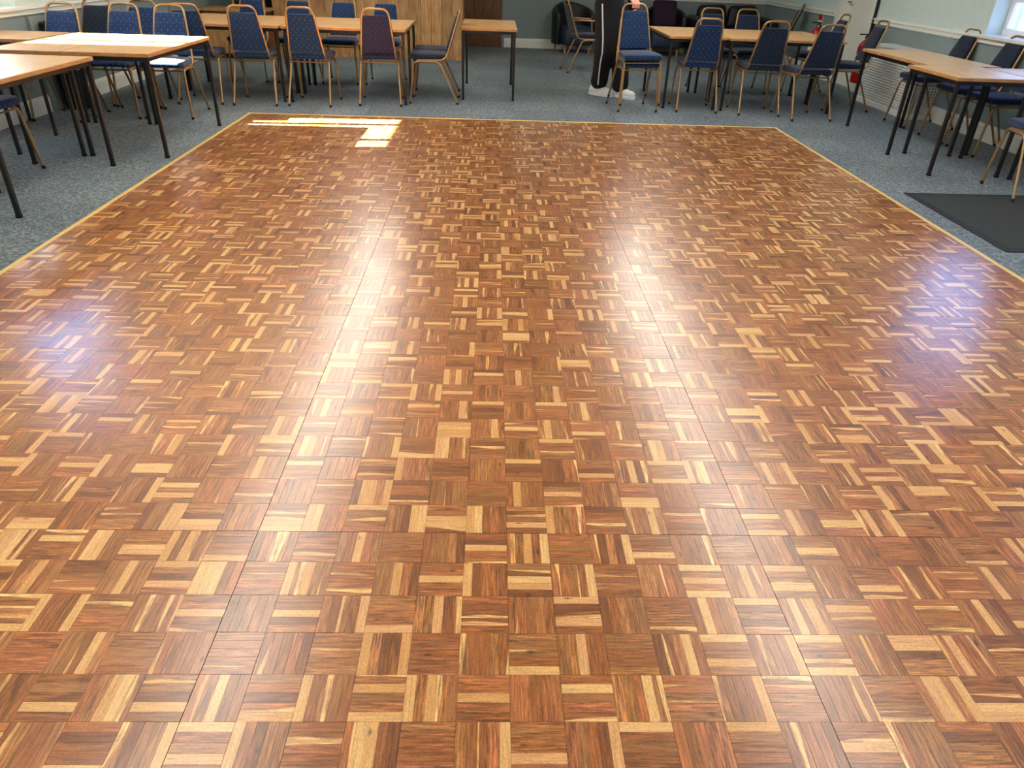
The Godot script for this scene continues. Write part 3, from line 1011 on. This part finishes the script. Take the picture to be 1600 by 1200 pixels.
func make_surroundings() -> void:
	# door mat
	var m := thing("door_mat", "large dark green black door mat on the carpet beside the parquet", "mat", Vector3(3.63, 0, -3.55))
	part("pile", bx(Vector3(-0.66, 0.0, -0.56), Vector3(0.66, 0.008, 0.56), 0.003), M.mat, m)
	var fr := Flat.new()
	for s in [-1.0, 1.0]:
		fr.box(Vector3(-0.705, 0.0, s * 0.58 - 0.02), Vector3(0.705, 0.006, s * 0.58 + 0.02), 0.002)
		fr.box(Vector3(s * 0.683 - 0.022, 0.0, -0.56), Vector3(s * 0.683 + 0.022, 0.006, 0.56), 0.002)
	part("rubber_border", fr.mesh(), M.mat_edge, m)
	# radiator cover with a perforated front
	var rc := thing("radiator_cover", "white perforated metal radiator cover on the wall behind the right tables", "radiator cover", Vector3(WR, 0, -7.65))
	var z0 := -0.61
	var z1 := 0.61
	part("top_board", bx(Vector3(-0.29, 0.62, z0 - 0.01), Vector3(-0.001, 0.64, z1 + 0.01), 0.004), M.enamel, rc)
	for q in [["front_grille", false], ["end_grille", true]]:
		var gr := Flat.new()
		var w: float = 0.25 if q[1] else 1.22
		var pitch: float = 0.028 if q[1] else 0.026
		var nx := int(w / pitch)
		for i in nx + 1:
			var p := -w / 2 + i * w / nx
			gr.box(Vector3(p - 0.006, 0.06, -0.001), Vector3(p + 0.006, 0.6, 0.001))
		for j in 21:
			var y := 0.06 + j * 0.027
			gr.box(Vector3(-w / 2, y - 0.006, -0.0012), Vector3(w / 2, y + 0.006, 0.0012))
		var o := part(q[0], gr.mesh(), M.enamel, rc)
		if q[1]:
			o.position = Vector3(-0.15, 0, z1)
		else:
			o.position = Vector3(-0.275, 0, 0)
			o.rotation.y = PI / 2
		o.set_meta("kind", "stuff")
	for y in [[0.0, 0.06], [0.6, 0.62]]:
		part("front_rail", bx(Vector3(-0.28, y[0], z0), Vector3(-0.27, y[1], z1), 0.002), M.enamel, rc)
		part("end_rail", bx(Vector3(-0.27, y[0], z1 - 0.01), Vector3(-0.022, y[1], z1), 0.002), M.enamel, rc)
	part("end_panel", bx(Vector3(-0.28, 0.0, z0 - 0.006), Vector3(-0.022, 0.62, z0), 0.002), M.enamel, rc)
	var rad := Flat.new()
	for k in 18:
		rad.box(Vector3(-0.13, 0.1, z0 + 0.06 + k * 0.062), Vector3(-0.06, 0.56, z0 + 0.1 + k * 0.062), 0.01)
	rad.box(Vector3(-0.11, 0.13, z0 + 0.05), Vector3(-0.08, 0.17, z1 - 0.05), 0.005)
	var ro := part("radiator", rad.mesh(), M.steel, rc)
	ro.set_meta("label", "ribbed radiator behind the perforated front")
	# fire extinguishers and their sign
	for q in [[Vector3(WR - 0.11, 0.14, -8.72), "red fire extinguisher hanging between the white door and the radiator cover"], [Vector3(WR - 0.12, 0.16, -10.25), "red fire extinguisher with a curved black hose beyond the white door"]]:
		var e := thing("fire_extinguisher", q[1], "extinguisher", q[0], 0.0, "red fire extinguishers")
		part("cylinder", Soft.new().lathe([Vector2(0.055, 0.0), Vector2(0.078, 0.008), Vector2(0.08, 0.03), Vector2(0.08, 0.4), Vector2(0.072, 0.44), Vector2(0.045, 0.475), Vector2(0.022, 0.49)]).mesh(), M.red, e)
		part("valve", Soft.new().lathe([Vector2(0.022, 0.49), Vector2(0.026, 0.5), Vector2(0.026, 0.53), Vector2(0.016, 0.54)]).mesh(), M.steel, e)
		part("lever", bx(Vector3(-0.1, 0.545, -0.012), Vector3(0.03, 0.56, 0.012), 0.003), M.black, e)
		part("hose", tub(rounded([Vector3(-0.02, 0.52, 0.0), Vector3(-0.02, 0.56, 0.08), Vector3(-0.03, 0.5, 0.15), Vector3(-0.05, 0.3, 0.12), Vector3(-0.06, 0.16, 0.08)], 0.08, 6), 0.011), M.black, e)
		part("paper_label", Soft.new().lathe([Vector2(0.0795, 0.16), Vector2(0.0815, 0.165), Vector2(0.0815, 0.33), Vector2(0.0795, 0.335)]).mesh(), M.white_paper, e)
		part("bracket", bx(Vector3(0.07, 0.35, -0.03), Vector3(0.119, 0.4, 0.03), 0.003), M.steel, e)
	var sg := thing("fire_sign", "small red and white fire sign on the slate wall beside the extinguisher", "sign", Vector3(WR - 0.002, 0.73, -10.52))
	part("plate", bx(Vector3(-0.004, -0.1, -0.075), Vector3(0.0, 0.1, 0.075), 0.001), M.white_paper, sg)
	part("red_panel", bx(Vector3(-0.0048, 0.0, -0.068), Vector3(-0.004, 0.094, 0.068)), M.red, sg)
	part("red_panel", bx(Vector3(-0.0048, -0.06, -0.05), Vector3(-0.004, -0.05, 0.05)), M.red, sg)
	part("red_panel", bx(Vector3(-0.0048, -0.08, -0.05), Vector3(-0.004, -0.07, 0.03)), M.red, sg)
	one("cable_conduit", tub(rounded([Vector3(0, 0.62, 0), Vector3(0, 2.69, 0)], 0.1), 0.018), M.black, "black cable pipe running up the wall beside the white door", "pipe", Vector3(WR - 0.02, 0, -8.86))
	var hp := thing("wall_heater", "white heater box hanging over the white door", "heater", Vector3(WR, 1.18, -9.45))
	part("casing", bx(Vector3(-0.14, 0.0, -0.42), Vector3(-0.001, 0.28, 0.42), 0.012), M.enamel, hp)
	part("outlet_grille", bx(Vector3(-0.12, -0.008, -0.36), Vector3(-0.04, 0.0, 0.36), 0.002), M.steel, hp)
	# bar front of upright boards
	var bar := thing("bar_counter", "long bar counter with a front of upright pale oak boards", "bar", Vector3(0, 0, -10.9))
	var x0 := -3.3
	var n := 18
	var bw := (-0.52 - x0) / n
	part("carcass", bx(Vector3(x0, 0.0, -0.6), Vector3(-0.53, 1.06, -0.022)), M.dark_board, bar)
	var shapes := [bx(Vector3(0.0008, 0.0, -0.022), Vector3(bw - 0.0008, 1.06, 0.0), 0.0025)]
	for k in n:
		var o := part("board", shapes[0], M.boards[(k * 7 + k / 3) % 4], bar, Vector3(x0 + k * bw, 0, 0))
	part("counter_top", bx(Vector3(x0 - 0.03, 1.06, -0.65), Vector3(-0.48, 1.1, 0.06), 0.008), M.boards[1], bar)
	for k in 3:
		part("end_board", bx(Vector3(-0.53, 0.0, -0.6 + k * 0.192 + 0.001), Vector3(-0.519, 1.06, -0.6 + (k + 1) * 0.192 - 0.001), 0.002), M.boards[k], bar)
	var pn := thing("wall_panelling", "dark brown upright wood panelling on the back wall beside the bar", "panelling", Vector3(0, 0, WB))
	for k in 6:
		part("board", bx(Vector3(-0.9 + k * 0.163 + 0.001, 0.0, 0.001), Vector3(-0.9 + (k + 1) * 0.163 - 0.001, 2.3, 0.028), 0.003), M.dark_board, pn)
	# things at the far left
	var ds := thing("side_cabinet", "pale wooden cabinet with a flat top beyond the block of four tables", "cabinet", Vector3(-3.72, 0, -10.6))
	part("body", bx(Vector3(-0.42, 0.05, -0.25), Vector3(0.42, 0.6, 0.25), 0.004), M.dark_board, ds)
	part("cabinet_top", bx(Vector3(-0.46, 0.6, -0.28), Vector3(0.46, 0.635, 0.28), 0.005), M.boards[2], ds)
	for s in [-1.0, 1.0]:
		var dr := part("door", bx(Vector3(s * 0.205 - 0.198, 0.07, 0.25), Vector3(s * 0.205 + 0.198, 0.58, 0.266), 0.003), M.boards[0], ds)
		part("knob", Soft.new().lathe([Vector2(0.006, 0.0), Vector2(0.012, 0.012), Vector2(0.008, 0.02)], Vector3(0, 0, 0), 10).mesh(), M.steel, dr).transform = Transform3D(Basis(Vector3.RIGHT, PI / 2), Vector3(s * 0.04, 0.35, 0.266))
	part("plinth", bx(Vector3(-0.4, 0.0, -0.23), Vector3(0.4, 0.05, 0.22)), M.black, ds)
	var bd := thing("framed_board", "dark board in a pale wooden frame leaning on the cabinet", "board", Vector3(-3.55, 0.635, -10.62))
	part("panel", bx(Vector3(-0.21, 0.025, -0.008), Vector3(0.21, 0.5, 0.004)), M.screen, bd)
	for s in [-1.0, 1.0]:
		part("frame", bx(Vector3(s * 0.215 - 0.015, 0.0, -0.012), Vector3(s * 0.215 + 0.015, 0.525, 0.012), 0.004), M.boards[0], bd)
		part("frame", bx(Vector3(-0.2, 0.2625 + s * 0.25 - 0.0125, -0.012), Vector3(0.2, 0.2625 + s * 0.25 + 0.0125, 0.012), 0.004), M.boards[0], bd)
	one("waste_bin", Soft.new().lathe([Vector2(0.1, 0.0), Vector2(0.105, 0.01), Vector2(0.135, 0.71), Vector2(0.145, 0.73), Vector2(0.14, 0.745), Vector2(0.125, 0.745), Vector2(0.095, 0.03), Vector2(0.0, 0.03)]).mesh(), M.black, "tall black waste bin against the wall behind the small wall table", "bin", Vector3(-4.04, 0, -6.42))
	# tub chairs along the back wall
	var tb := make_tub(M.blue_leather)
	var gt := "dark tub chairs along the back wall"
	for q in [[1.28, -12.5, 18.0, "black tub chair against the back wall beside the armed chair"], [2.05, -12.5, -4.0, "black tub chair behind the person"], [2.82, -12.45, 0.0, "black tub chair with a purple cushion in it"], [-3.75, -11.9, 35.0, "black tub chair in the far corner behind the wooden cabinet"]]:
		copy(tb, "tub_chair", Vector3(q[0], 0, q[1]), q[2], q[3], gt)
	tb.free()
	one("cushion", cushion([Vector2(-0.21, -0.2), Vector2(0.21, -0.2), Vector2(0.2, 0.2), Vector2(-0.2, 0.2)], 0.05, 0.1, 0.04, 0.02, func(p: Vector2, h: float) -> Vector3: return Vector3(p.x, 0.64 + p.y * 0.96 , -0.16 - p.y * 0.28 + h)), M.purple, "purple square cushion leaning in a tub chair", "cushion", Vector3(2.82, 0, -12.45))
	var sf := thing("sofa", "low black sofa in the corner under the dado rail", "sofa", Vector3(3.93, 0, -12.42))
	sf.scale = Vector3(0.88, 1, 1)
	part("base", bx(Vector3(-0.68, 0.1, -0.42), Vector3(0.68, 0.3, 0.42), 0.04), M.leather, sf)
	for s in [-1.0, 1.0]:
		part("seat_cushion", bx(Vector3(s * 0.29 - 0.285, 0.3, -0.25), Vector3(s * 0.29 + 0.285, 0.45, 0.42), 0.05), M.leather, sf)
		part("arm", bx(Vector3(s * 0.68 - 0.1, 0.1, -0.42), Vector3(s * 0.68 + 0.1, 0.62, 0.42), 0.06), M.leather, sf)
		part("back_cushion", cushion([Vector2(s * 0.3 - 0.3, 0.42), Vector2(s * 0.3 + 0.3, 0.42), Vector2(s * 0.3 + 0.27, 0.8), Vector2(s * 0.3 - 0.27, 0.78)], 0.1, 0.16, 0.04, 0.03, func(p: Vector2, h: float) -> Vector3: return Vector3(p.x, p.y, -0.42 + h)), M.leather, sf)
		for r in [-1.0, 1.0]:
			part("leg", Soft.new().lathe([Vector2(0.016, 0.0), Vector2(0.024, 0.11)], Vector3(s * 0.62, 0, r * 0.36), 10).mesh(), M.boards[0], sf)

# ------------------------------------------------------------------ the person
func blob(out: Soft, bones: Array, cell: float, k: float) -> void:
	# bones: [from, to, radius, radius]; their distances joined by a smooth minimum, meshed as surface nets
	var lo := Vector3.ONE * 1e9
	var hi := -lo
	for b in bones:
		for e in 2:
			var rr: float = b[2 + e]
			lo = lo.min(b[e] - Vector3.ONE * (rr + cell * 4))
			hi = hi.max(b[e] + Vector3.ONE * (rr + cell * 4))
	var n := Vector3i(((hi - lo) / cell).ceil()) + Vector3i.ONE
	var acc := PackedFloat32Array()
	acc.resize(n.x * n.y * n.z)
	var margin := cell * 3.0 + 3.0 / k
	for b in bones:
		var p: Vector3 = b[0]
		var q: Vector3 = b[1]
		var r0: float = b[2]
		var r1: float = b[3]
		var m := maxf(r0, r1) + margin
		var a0 := Vector3i(((p.min(q) - Vector3.ONE * m - lo) / cell).floor()).clamp(Vector3i.ZERO, n - Vector3i.ONE)
		var a1 := Vector3i(((p.max(q) + Vector3.ONE * m - lo) / cell).ceil()).clamp(Vector3i.ZERO, n - Vector3i.ONE)
		var d := q - p
		var l2 := maxf(d.length_squared(), 1e-9)
		for z in range(a0.z, a1.z + 1):
			for y in range(a0.y, a1.y + 1):
				var at := (z * n.y + y) * n.x
				for x in range(a0.x, a1.x + 1):
					var w := lo + Vector3(x, y, z) * cell - p
					var t := clampf(w.dot(d) / l2, 0.0, 1.0)
					var s := (w - d * t).length() - lerpf(r0, r1, t)
					acc[at + x] += exp(-k * s)
	# inside where the sum passes one
	var first_v := out.v.size()
	var first_f := out.f.size()
	var id := {}
	var corner := [0, 1, n.x, n.x + 1, n.x * n.y, n.x * n.y + 1, n.x * n.y + n.x, n.x * n.y + n.x + 1]
	var off := [Vector3(0, 0, 0), Vector3(1, 0, 0), Vector3(0, 1, 0), Vector3(1, 1, 0), Vector3(0, 0, 1), Vector3(1, 0, 1), Vector3(0, 1, 1), Vector3(1, 1, 1)]
	var edges := [[0, 1], [2, 3], [4, 5], [6, 7], [0, 2], [1, 3], [4, 6], [5, 7], [0, 4], [1, 5], [2, 6], [3, 7]]
	for z in n.z - 1:
		for y in n.y - 1:
			var row := (z * n.y + y) * n.x
			for x in n.x - 1:
				var c := row + x
				var inside := 0
				for e in 8:
					if acc[c + corner[e]] > 1.0: inside += 1
				if inside == 0 or inside == 8: continue
				var sum := Vector3.ZERO
				var cnt := 0
				for e in edges:
					var u: float = acc[c + corner[e[0]]]
					var v: float = acc[c + corner[e[1]]]
					if (u > 1.0) != (v > 1.0):
						var lu := log(maxf(u, 1e-6))
						var lv := log(maxf(v, 1e-6))
						sum += off[e[0]].lerp(off[e[1]], clampf(lu / (lu - lv), 0.0, 1.0))
						cnt += 1
				id[c] = out.v.size()
				out.v.append(lo + (Vector3(x, y, z) + sum / cnt) * cell)
	var sx := 1
	var sy := n.x
	var sz := n.x * n.y
	for c in id:
		for q in [[sx, sy, sz], [sy, sz, sx], [sz, sx, sy]]:
			var a: bool = acc[c] > 1.0
			var b: bool = acc[c + q[0]] > 1.0
			if a == b: continue
			var i1: int = c - q[1]
			var i2: int = c - q[1] - q[2]
			var i3: int = c - q[2]
			if not (id.has(i1) and id.has(i2) and id.has(i3)): continue
			var w := [id[c], id[i1], id[i2], id[i3]]
			if a:
				out.f.append_array([w[0], w[2], w[1], w[0], w[3], w[2]])
			else:
				out.f.append_array([w[0], w[1], w[2], w[0], w[2], w[3]])
	# the direction of the faces is settled by the volume
	out.close(first_v, first_f)

func make_person() -> void:
	var f := Vector3(0.8, 0, 0.6)
	var r := Vector3(-0.6, 0, 0.8)
	var o := thing("person", "person in black top and black trousers with a white side stripe, holding stacked chairs", "person")
	var hip := Vector3(1.225, 0.95, -8.03)
	var rh := hip + r * 0.085
	var lh := hip - r * 0.085
	var rk := Vector3(1.2, 0.5, -7.96)
	var lk := Vector3(1.4, 0.5, -8.0)
	var ra := Vector3(1.195, 0.1, -8.08)
	var la := Vector3(1.42, 0.085, -7.96)
	var chest := Vector3(1.3, 1.27, -7.99)
	var neck := Vector3(1.325, 1.46, -7.965)
	var rs := Vector3(1.215, 1.4, -7.85)
	var ls := Vector3(1.41, 1.4, -8.11)
	var re := Vector3(1.2, 1.14, -7.74)
	var rw := Vector3(1.385, 1.075, -7.62)
	var le := Vector3(1.46, 1.13, -8.16)
	var lw := Vector3(1.52, 0.89, -8.07)
	var head := Vector3(1.36, 1.615, -7.93)
	# skin: one body, hands and head at a finer grid
	var body := Soft.new()
	blob(body, [[hip, chest, 0.1, 0.1], [chest, neck, 0.09, 0.05], [neck, head - Vector3(0, 0.03, 0), 0.052, 0.06], [rs, re, 0.045, 0.038], [re, rw, 0.037, 0.028], [ls, le, 0.045, 0.038], [le, lw, 0.037, 0.028], [rs, ls, 0.05, 0.05], [rh, rk, 0.08, 0.055], [rk, ra, 0.052, 0.036], [lh, lk, 0.08, 0.055], [lk, la, 0.052, 0.036], [rh, lh, 0.09, 0.09]], 0.016, 55.0)
	var hd := [[head + Vector3(0, 0.035, 0) - f * 0.015, head + Vector3(0, 0.03, 0) + f * 0.02, 0.085, 0.08], [head - Vector3(0, 0.02, 0) + f * 0.02, head - Vector3(0, 0.085, 0) + f * 0.05, 0.066, 0.03], [head + Vector3(0, 0.005, 0) + f * 0.095, head - Vector3(0, 0.03, 0) + f * 0.108, 0.008, 0.014], [head - Vector3(0, 0.058, 0) + f * 0.086, head - Vector3(0, 0.064, 0) + f * 0.086, 0.013, 0.012]]
	for s in [-1.0, 1.0]:
		hd.append([head + r * s * 0.08 + Vector3(0, 0.01, 0), head + r * s * 0.084 - Vector3(0, 0.025, 0), 0.017, 0.012])
		hd.append([head + r * s * 0.032 + Vector3(0, 0.028, 0) + f * 0.085, head + r * s * 0.03 + Vector3(0, 0.03, 0) + f * 0.08, 0.011, 0.011])
	blob(body, hd, 0.006, 160.0)
	# right hand closed round the top tube of the upper chair
	var bar := Vector3(1.425, 0.979, -7.515)
	var ax := Vector3(1.0, 0.0, 0.07).normalized()
	var hand := [[rw, bar + Vector3(-0.02, 0.055, -0.045), 0.027, 0.022]]
	for k in 4:
		var s := (k - 1.5) * 0.0195
		var kn := bar + ax * s + Vector3(0, 0.03, -0.004 + (0.004 if k == 1 or k == 2 else 0.0))
		var m1 := bar + ax * s + Vector3(0, 0.012, 0.027)
		var m2 := bar + ax * (s + 0.001) + Vector3(0, -0.014, 0.022)
		var tip := bar + ax * (s + 0.002) + Vector3(0, [-0.02, -0.022, -0.022, -0.019][k], 0.0 if k < 3 else 0.006)
		hand.append([rw.lerp(bar + Vector3(-0.02, 0.055, -0.045), 0.7) + ax * s, kn, 0.016, 0.0115])
		hand.append([kn, m1, 0.0112, 0.0095])
		hand.append([m1, m2, 0.0095, 0.0088])
		hand.append([m2, tip, 0.0088, 0.0078])
	hand.append([bar + Vector3(0.012, 0.05, -0.035), bar + Vector3(0.04, 0.02, -0.03), 0.015, 0.0115])
	hand.append([bar + Vector3(0.04, 0.02, -0.03), bar + Vector3(0.045, -0.012, -0.018), 0.0112, 0.009])
	blob(body, hand, 0.0035, 420.0)
	# left hand hanging, slightly curled
	var lhd := [[lw, lw + Vector3(0.02, -0.08, 0.02), 0.026, 0.028]]
	for k in 4:
		var s := (k - 1.5) * 0.02
		var b0 := lw + Vector3(0.02, -0.085, 0.02) + f * s
		var b1 := b0 + Vector3(0.004, -0.04 + absf(k - 1.2) * 0.005, 0.004)
		var b2 := b1 + Vector3(-0.008, -0.026, -0.006)
		lhd.append([b0, b1, 0.0115, 0.0095])
		lhd.append([b1, b2, 0.0095, 0.008])
	lhd.append([lw + Vector3(0.01, -0.03, 0.01) + f * 0.025, lw + Vector3(0.015, -0.07, 0.015) + f * 0.05, 0.014, 0.01])
	lhd.append([lw + Vector3(0.015, -0.07, 0.015) + f * 0.05, lw + Vector3(0.01, -0.1, 0.01) + f * 0.052, 0.01, 0.008])
	blob(body, lhd, 0.0035, 420.0)
	var bm := part("body", body.mesh(), M.skin, o)
	bm.set_meta("label", "pink hand and bare skin")
	# trousers
	var tr := Soft.new()
	blob(tr, [[hip + Vector3(0, 0.03, 0), hip - Vector3(0, 0.03, 0), 0.125, 0.13], [rh, rk, 0.122, 0.105], [rk, ra + Vector3(0, 0.06, 0), 0.103, 0.09], [lh, lk, 0.122, 0.105], [lk, la + Vector3(0, 0.06, 0), 0.103, 0.09], [rk + Vector3(0.02, 0.12, 0.03), rk + Vector3(0.01, 0.04, 0.03), 0.06, 0.07], [ra + Vector3(-0.01, 0.09, 0.01), ra + Vector3(-0.012, 0.055, 0.0), 0.08, 0.082], [la + Vector3(0.0, 0.1, 0.0), la + Vector3(0.0, 0.065, 0.0), 0.075, 0.08]], 0.013, 60.0)
	part("trousers", tr.mesh(), M.trouser, o)
	var side := (r + Vector3(0, 0, 0.5)).normalized()
	part("side_stripe", Soft.new().tube([rh + side * 0.133 + Vector3(0, 0.02, 0), rh.lerp(rk, 0.4) + side * 0.123 + f * 0.012, rh.lerp(rk, 0.75) + side * 0.117 + f * 0.02, rk + side * 0.112 + Vector3(0, -0.02, 0) + f * 0.016, rk.lerp(ra, 0.35) + side * 0.106 + f * 0.008, rk.lerp(ra, 0.7) + side * 0.099 + f * 0.012, ra + side * 0.096 + Vector3(0, 0.03, 0) + f * 0.016], 0.0085, 6).mesh(), M.sole, o).set_meta("label", "thin white stripe down the trouser leg")
	# top
	var jk := Soft.new()
	blob(jk, [[hip + Vector3(0, 0.1, 0), chest, 0.112, 0.125], [chest, neck - Vector3(0, 0.05, 0), 0.112, 0.07], [rs, re, 0.066, 0.06], [re, rw + (re - rw) * 0.22, 0.058, 0.045], [ls, le, 0.066, 0.06], [le, lw + (le - lw) * 0.2, 0.058, 0.045], [rs, ls, 0.07, 0.07], [hip + Vector3(0, 0.04, 0) + r * 0.07, hip + Vector3(0, 0.04, 0) - r * 0.07, 0.118, 0.118]], 0.014, 60.0)
	part("top", jk.mesh(), M.black_cloth, o)
	var hr := Soft.new()
	blob(hr, [[head + Vector3(0, 0.06, 0) - f * 0.03, head + Vector3(0, 0.065, 0) + f * 0.025, 0.088, 0.075], [head + Vector3(0, 0.0, 0) - f * 0.05, head + Vector3(0, 0.05, 0) - f * 0.04, 0.065, 0.08]], 0.008, 120.0)
	part("hair", hr.mesh(), M.hair, o)
	for s in [-1.0, 1.0]:
		part("eye", Soft.new().lathe([Vector2(0.002, -0.009), Vector2(0.009, -0.004), Vector2(0.009, 0.004), Vector2(0.002, 0.009)], head + r * s * 0.032 + Vector3(0, 0.028, 0) + f * 0.091, 10).mesh(), M.white_paper, o)
	# trainers
	for q in [[Vector3(1.18, 0, -8.09), Vector3(0.8, 0, 0.6)], [Vector3(1.43, 0, -7.965), Vector3(0.68, 0, 0.73)]]:
		var at: Vector3 = q[0]
		var d: Vector3 = q[1].normalized()
		var sh := Soft.new()
		var c := d.cross(Vector3.UP)
		blob(sh, [[at - d * 0.055 + Vector3(0, 0.055, 0), at + d * 0.03 + Vector3(0, 0.06, 0), 0.05, 0.05], [at + d * 0.03 + Vector3(0, 0.056, 0), at + d * 0.175 + Vector3(0, 0.048, 0), 0.052, 0.04], [at - d * 0.04 + Vector3(0, 0.075, 0), at - d * 0.03 + Vector3(0, 0.12, 0), 0.046, 0.046]], 0.009, 110.0)
		var so := part("shoe", sh.mesh(), M.trainer, o)
		var ol := []
		for i in 28:
			var a := TAU * i / 28
			var wide := lerpf(0.053, 0.06, 0.5 + 0.5 * cos(a))
			ol.append(at + d * (0.056 + cos(a) * 0.17) + c * sin(a) * wide)
		var layers := []
		for y in [0.0, 0.004, 0.026, 0.032]:
			var ring := []
			for p in ol: ring.append(p + Vector3(0, y, 0))
			layers.append(ring)
		part("sole", Soft.new().rings(layers).mesh(), M.sole, so)
		for k in 3:
			var y := at + d * (0.045 + k * 0.028) + Vector3(0, 0.11 - k * 0.008, 0)
			part("lace", tub([y - c * 0.03 - Vector3(0, 0.012, 0), y + Vector3(0, 0.003, 0), y + c * 0.03 - Vector3(0, 0.012, 0)], 0.0035, 6), M.white_paper, so)

func _ready() -> void:
	rng.seed = 9
	make_camera_and_light()
	make_materials()
	make_room()
	make_floor()
	make_dance_floor(Vector3(-0.0576, 1.3822, 0.919))
	make_furniture()
	make_surroundings()
	make_person()
